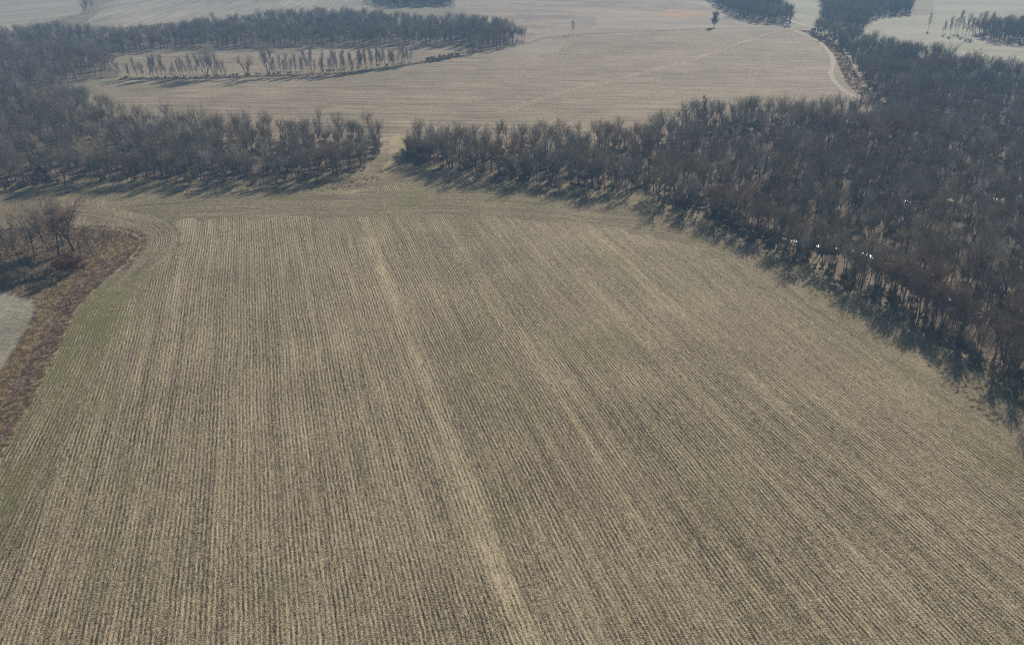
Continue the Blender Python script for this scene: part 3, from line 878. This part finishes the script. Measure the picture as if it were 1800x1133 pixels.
# ---- trees and bushes on the spit of rough ground at the left
spit = [("vase", 130, 441, 104, 1.15, "large vase shaped dark tree on the rough spit, open forked trunk"),
        ("tall", 104, 450, 106, 1.0, "tallest slim grey tree on the spit, just left of the vase shaped tree"),
        ("tall", 86, 441, 90, 1.05, "grey forked tree behind the tallest slim tree on the spit"),
        ("forest02", 62, 456, 82, 1.15, "middling grey tree with dark trunk between slim spit trees and photo's left border"),
        ("forest05", 26, 424, 60, 1.0, "spreading tan tree at the back of the spit near the left border"),
        ("forest00", 6, 462, 72, 1.15, "dark low headed tree cut by the photo's left border on the spit"),
        ("sapling3", 168, 456, 62, 1.0, "slender sapling on the spit's grassy tip, the taller of the outer two"),
        ("sapling3", 189, 442, 40, 1.0, "small sapling farthest out on the spit's tip"),
        ("sapling3", 141, 457, 40, 1.0, "thin sapling between vase shaped tree and the rust coloured shrub"),
        ("sapling3", 40, 440, 50, 1.2, "thin tan sapling behind the middling grey spit tree"),
        ("sapling3", 75, 430, 46, 1.2, "thin grey sapling behind the slim spit trees"),
        ("forest03", 48, 430, 74, 1.15, "reddish headed tree behind the middling grey spit tree"),
        ("forest06", 15, 445, 80, 1.15, "grey tree with spread limbs near the left border, middle of the spit"),
        ("forest09", 112, 432, 78, 1.15, "grey tree directly behind the vase shaped tree"),
        ("forest01", 40, 468, 66, 1.15, "brown low tree at the front of the spit near the pale turf"),
        ("forest04", -12, 425, 78, 1.15, "brown tree half cut by the photo's left border, back of the spit"),
        ("forest07", -20, 470, 74, 1.15, "brown tree shading the pale turf from the photo's left border")]
for key, px, py, dy, wide, label in spit:
    p = gp(px, py)
    plant(key, p.x, p.y, px_height(px, py, dy), 2.2 if key == "vase" else rng.uniform(0, 6.28), "bare_tree", label, "tree", None, wide)
p = gp(123, 482)
plant("rustshrub", p.x, p.y, px_height(123, 482, 36), 0.4, "bare_shrub", "rust brown rounded shrub at the front of the spit below the vase shaped tree", "shrub", None, 1.1)
p = gp(78, 331)
plant("darkbush", p.x, p.y, px_height(78, 331, 38), 0.4, "evergreen_bush", "dark evergreen bush at the front of the left wood above the spit", "bush")
for k, (px, py, dy) in enumerate([(40, 495, 28), (18, 480, 24), (60, 490, 20), (84, 486, 18), (5, 500, 24), (50, 470, 22), (75, 508, 16), (0, 440, 26), (110, 430, 14), (150, 470, 12), (92, 500, 14)]):
    p = gp(px, py)
    plant("shrub%d" % (k % 3), p.x, p.y, px_height(px, py, dy), rng.uniform(0, 6.28), "bare_shrub", "%s tangled bare shrub among the trees on the left spit" % ("brown", "tan", "grey")[k % 3], "shrub", "%s shrubs on the left spit" % ("brown", "tan", "grey")[k % 3], 1.2)
# dense brush at the end of the right wood by the track
for k, (px, py, dy) in enumerate([(722, 268, 26), (732, 272, 30), (742, 274, 26), (728, 278, 22), (752, 276, 24), (714, 276, 18), (745, 284, 18)]):
    p = gp(px, py)
    plant("shrub%d" % (k % 2), p.x, p.y, px_height(px, py, dy), rng.uniform(0, 6.28), "bare_shrub", "dark dense thicket shrub where the right wood ends beside the track gap", "shrub", "thicket beside the track gap", 1.2)

# ---- lone and scattered trees far off
p = gp(1007, 61)
plant("sapling0", p.x, p.y, px_height(1007, 61, 25), 1.0, "bare_tree", "lone crooked bare tree on the tan pasture's boundary line", "tree")
p = gp(1255, 48)
plant("oval", p.x, p.y, px_height(1255, 48, 28), 1.0, "bare_tree", "lone dense oval headed tree on the boundary line left of the truck", "tree", None, 1.5)
p = gp(1165, 360)
plant("forest04", p.x, p.y, px_height(1165, 360, 74), 1.0, "bare_tree", "bushy tree jutting from the wood, its shadow alone on the field corner", "tree", None, 1.15)
p = gp(1238, 222)
plant("tall", p.x, p.y, px_height(1238, 222, 56), 1.0, "bare_tree", "tall round headed tree rising above the right wood's far edge", "tree", None, 1.1)
k = 0
for px, py, dy in ((1631, 54, 32), (1656, 61, 22), (1661, 59, 24), (1671, 62, 34), (1679, 59, 28), (1683, 58, 40), (1691, 63, 36), (1696, 66, 42), (1701, 66, 38), (1708, 68, 36), (1712, 58, 36), (1720, 56, 34), (1728, 57, 38), (1738, 52, 30), (1745, 50, 30)):
    p = gp(px, py)
    lab = "lone slender bare tree standing apart on the pale pasture, upper right" if k == 0 else "thin bare tree in the loose group on the pale pasture, upper right"
    plant("sapling%d" % (k % 4), p.x, p.y, px_height(px, py, dy), rng.uniform(0, 6.28), "bare_tree", lab, "tree", None if k == 0 else "loose group on the pale pasture", 0.8)
    k += 1
for px, py, dy in ((146, 27, 26), (152, 26, 30), (157, 24, 28), (163, 22, 24), (150, 30, 24)):
    p = gp(px, py)
    plant("forest%02d" % rng.randint(0, 9), p.x, p.y, px_height(px, py, dy), rng.uniform(0, 6.28), "bare_tree", "bare tree in the small clump between the two striped fields, upper left", "tree", "clump between the striped fields")

# ------------------------------------------------------------------ dry grass
def tuft(seed, mat, h=0.8, n=26, r=0.45, w=0.03):
    rg = random.Random(seed)
    B = MB()
    for k in range(n):
        a = rg.uniform(0, 6.28); q = r * math.sqrt(rg.random())
        d = Vector((math.cos(a) * rg.uniform(0.1, 0.8), math.sin(a) * rg.uniform(0.1, 0.8), 1)).normalized()
        B.spike(Vector((math.cos(a) * q, math.sin(a) * q, -0.05)), d, h * rg.uniform(0.5, 1.1), w)
    return mesh_from("tuft", B.V, B.F, [mat])
def tuft_lib(name, mats):
    c = bpy.data.collections.new(name)
    for i, m in enumerate(mats):
        c.objects.link(bpy.data.objects.new("%s_source_%d" % (name, i), tuft(i + 3, m)))
    return c
mt = [bark("grass_brown", (0.22, 0.158, 0.105), (0.40, 0.305, 0.21)), bark("grass_tan", (0.32, 0.235, 0.145), (0.50, 0.385, 0.24)), bark("grass_straw", (0.46, 0.37, 0.21), (0.66, 0.54, 0.33)), bark("grass_russet", (0.34, 0.21, 0.15), (0.50, 0.33, 0.24))]
TUFTS = tuft_lib("tufts", mt)
gr = []
def sow(poly, sp, seed, weights, smin, smax, keep=1.0):
    for (x, y) in fill(poly, sp, seed, keep):
        k = mnoise.noise(Vector((x * 0.15, y * 0.15, 2))) * 0.5 + rng.random()
        i = 0 if k < weights[0] else (1 if k < weights[0] + weights[1] else 2)
        gr.append((x, y, 0.05, rng.uniform(0, 6.28), rng.uniform(smin, smax), i))
BUF2 = [(-110, 1000), (0, 800), (60, 690), (100, 612), (132, 542), (172, 503), (222, 460), (246, 430), (238, 415), (200, 405), (140, 402), (0, 401), (-150, 402), (-150, 520), (0, 513), (60, 529), (64, 560), (30, 612), (0, 660), (-80, 800)]
TURF_EDGE = smooth_line(pts2([(-60, 760), (0, 662), (30, 616), (60, 560), (80, 530), (115, 492), (150, 466), (190, 444), (225, 428)]), 6)
def sow_buffer():
    for (x, y) in fill(BUF2, 0.85, 41):
        d = min((Vector((x, y)) - q).length for q in TURF_EDGE)
        k = mnoise.noise(Vector((x * 0.15, y * 0.15, 2)))
        if d < 3.8 + 3.0 * k:
            i = rng.choice((2, 2, 1))
        elif d < 8 + 6 * k:
            i = rng.choice((0, 1, 1))
        else:
            i = rng.choice((0, 0, 0, 1)) if k < 0.25 else rng.choice((0, 1, 3))
        gr.append((x, y, 0.05, rng.uniform(0, 6.28), rng.uniform(0.5, 1.2), i))
sow_buffer()
def along(line, wl, wr, n, seed, idx, smin, smax):
    rg = random.Random(seed)
    P = smooth_line(pts2(line), 12)
    L = [0]
    for a, b in zip(P[:-1], P[1:]): L.append(L[-1] + (b - a).length)
    for _ in range(n):
        s = rg.uniform(0, L[-1])
        i = max(j for j in range(len(L)) if L[j] <= s); i = min(i, len(P) - 2)
        t = (P[i + 1] - P[i]).normalized()
        q = P[i] + t * (s - L[i]) + Vector((t.y, -t.x)) * rg.uniform(-wl, wr)
        gr.append((q.x, q.y, 0.05, rg.uniform(0, 6.28), rg.uniform(smin, smax), rg.choice(idx)))
along([(-60, 760), (0, 662), (30, 616), (60, 560), (80, 530), (115, 492), (145, 468)], 0.4, 2.6, 700, 42, (2, 2, 1), 0.7, 1.4)
along([(210, 474), (232, 450), (249, 430), (238, 413), (200, 403), (150, 400), (60, 400)], 1.6, 2.2, 420, 49, (0, 1, 1, 2), 0.4, 0.9)
along([(-60, 905), (0, 800), (60, 690), (100, 612), (132, 542), (172, 503)], 1.0, 0.5, 500, 43, (1, 2), 0.5, 0.9)
along([(1418, 54), (1452, 72), (1478, 98), (1490, 122), (1502, 146), (1526, 168), (1548, 186)], 4.0, 5.0, 1500, 44, (1, 1, 2, 3), 0.7, 1.5)
along([(212, 139), (350, 138), (470, 134), (600, 129), (720, 114), (810, 98)], 3.0, 3.0, 1200, 45, (0, 1, 1, 2), 0.7, 1.5)
along([(1100, 358), (1200, 376), (1300, 416), (1380, 470), (1480, 522), (1580, 580), (1680, 650), (1790, 745)], 6.0, 6.0, 900, 46, (1, 1, 2), 0.4, 0.8)
along([(60, 345), (200, 330), (320, 334), (470, 330), (600, 325), (660, 310)], 6.0, 6.0, 600, 47, (0, 1, 1), 0.5, 1.0)
along([(720, 292), (800, 314), (900, 330), (1000, 338), (1100, 355)], 6.0, 6.0, 450, 48, (0, 1, 1), 0.5, 1.0)
scatter("dry_grass", gr, TUFTS, "dead brown and straw grass on the rough ground, field edges and track sides", "grass")

# ------------------------------------------------------------------ pickup truck by the far gate
def boxmesh(name, prof, width, mat, bev=0.05, taper=None):
    """side profile (x, z) drawn out across the width"""
    bm = bmesh.new()
    L = [bm.verts.new((x, -width / 2, z)) for x, z in prof]
    Rr = [bm.verts.new((x, width / 2, z)) for x, z in prof]
    n = len(prof)
    bm.faces.new(L); bm.faces.new(list(reversed(Rr)))
    for i in range(n):
        bm.faces.new((L[i], Rr[i], Rr[(i + 1) % n], L[(i + 1) % n]))
    bmesh.ops.recalc_face_normals(bm, faces=bm.faces)
    if taper:
        for v in bm.verts:
            if v.co.z > taper[0]: v.co.y *= taper[1]
    bmesh.ops.bevel(bm, geom=list(bm.edges), offset=bev, segments=2, affect='EDGES')
    me = bpy.data.meshes.new(name); bm.to_mesh(me); bm.free()
    me.materials.append(mat)
    return me
def wheelmesh(name, r, w, mat):
    bm = bmesh.new()
    bmesh.ops.create_cone(bm, cap_ends=True, segments=20, radius1=r, radius2=r, depth=w, matrix=Matrix.Rotation(R(90), 4, 'X'))
    bmesh.ops.bevel(bm, geom=[e for e in bm.edges if e.calc_face_angle(0) > 1], offset=w * 0.15, segments=2, affect='EDGES')
    me = bpy.data.meshes.new(name); bm.to_mesh(me); bm.free(); me.materials.append(mat)
    return me
m_paint = plain("white_paint", (0.80, 0.80, 0.79), 0.3, 0, 0.08, 0.5)
m_glass = plain("dark_glass", (0.03, 0.035, 0.04), 0.06, 0, 0.0, 0.7)
m_tyre = plain("tyre_rubber", (0.02, 0.02, 0.02), 0.8, 0, 0.2, 0.2)
m_rim = plain("rim_metal", (0.55, 0.55, 0.55), 0.3, 0.9)
m_black = plain("black_trim", (0.025, 0.025, 0.025), 0.6)
truck = bpy.data.objects.new("pickup_truck", None); COL.objects.link(truck)
tp = gp(1384, 49)
truck.location = (tp.x, tp.y, 0.07); truck.rotation_euler = (0, 0, R(172)); truck.scale = (1.12,) * 3
tag(truck, "white pickup truck parked on the track by the far wood", "truck")
new_obj("body", boxmesh("body", [(2.85, .45), (2.85, .85), (2.75, 1.06), (1.35, 1.14), (1.2, 1.16), (-.75, 1.16), (-.75, 1.12), (-2.8, 1.12), (-2.85, .5)], 1.95, m_paint), truck)
new_obj("cab", boxmesh("cab", [(1.25, 1.14), (.55, 1.80), (-.45, 1.82), (-.72, 1.14)], 1.86, m_paint, 0.05, (1.5, 0.84)), truck)
new_obj("windshield", boxmesh("windshield", [(1.24, 1.17), (.60, 1.77), (.62, 1.79), (1.30, 1.18)], 1.55, m_glass, 0.008, (1.5, 0.92)), truck)
new_obj("bed_floor", boxmesh("bed_floor", [(-.85, 1.10), (-.85, 1.145), (-2.72, 1.145), (-2.72, 1.10)], 1.6, m_black, 0.008), truck)
for s in (-1, 1):
    w_ = new_obj("side_window", boxmesh("side_window", [(1.0, 1.22), (.48, 1.70), (-.40, 1.72), (-.58, 1.22)], 0.05, m_glass, 0.01), truck); w_.location = (0, s * 0.87, 0); w_.rotation_euler = (s * 0.18, 0, 0); w_.location.z = 0.0; w_.location.y = s * 1.12
    h_ = new_obj("headlight", boxmesh("headlight", [(2.84, .78), (2.84, .96), (2.90, .94), (2.90, .79)], 0.34, m_rim, 0.01), truck); h_.location = (0, s * 0.72, 0)
    for wx_ in (1.8, -1.75):
        t_ = new_obj("wheel", wheelmesh("wheel", 0.40, 0.28, m_tyre), truck); t_.location = (wx_, s * 0.86, 0.40 - 0.25 + 0.05)
        r_ = new_obj("rim", wheelmesh("rim", 0.23, 0.04, m_rim), t_); r_.location = (0, s * 0.135, 0)
b_ = new_obj("bumper", boxmesh("bumper", [(2.86, .42), (2.86, .62), (2.96, .62), (2.96, .42)], 1.8, m_black, 0.02), truck)
truck.location.z = 0.07 + 0.2 * 1.12

# ------------------------------------------------------------------ air
bm = bmesh.new()
bmesh.ops.create_cube(bm, size=1.0)
hz = bpy.data.meshes.new("haze"); bm.to_mesh(hz); bm.free()
m = bpy.data.materials.new("haze_air"); m.use_nodes = True
t = m.node_tree
for q in list(t.nodes):
    if q.type == 'BSDF_PRINCIPLED': t.nodes.remove(q)
pv = t.nodes.new("ShaderNodeVolumePrincipled")
pv.inputs["Color"].default_value = (0.30, 0.60, 1.0, 1)
pv.inputs["Density"].default_value = HAZE
pv.inputs["Anisotropy"].default_value = 0.0
t.links.new(pv.outputs[0], t.nodes["Material Output"].inputs["Volume"])
hz.materials.append(m)
ho = new_obj("haze", hz)
ho.scale = (2 * EXT + 40, 2 * EXT + 40, 104)
ho.location = (0, 0, 51.0)
tag(ho, "thin blue haze over the fields and woods", "haze", None, "stuff")
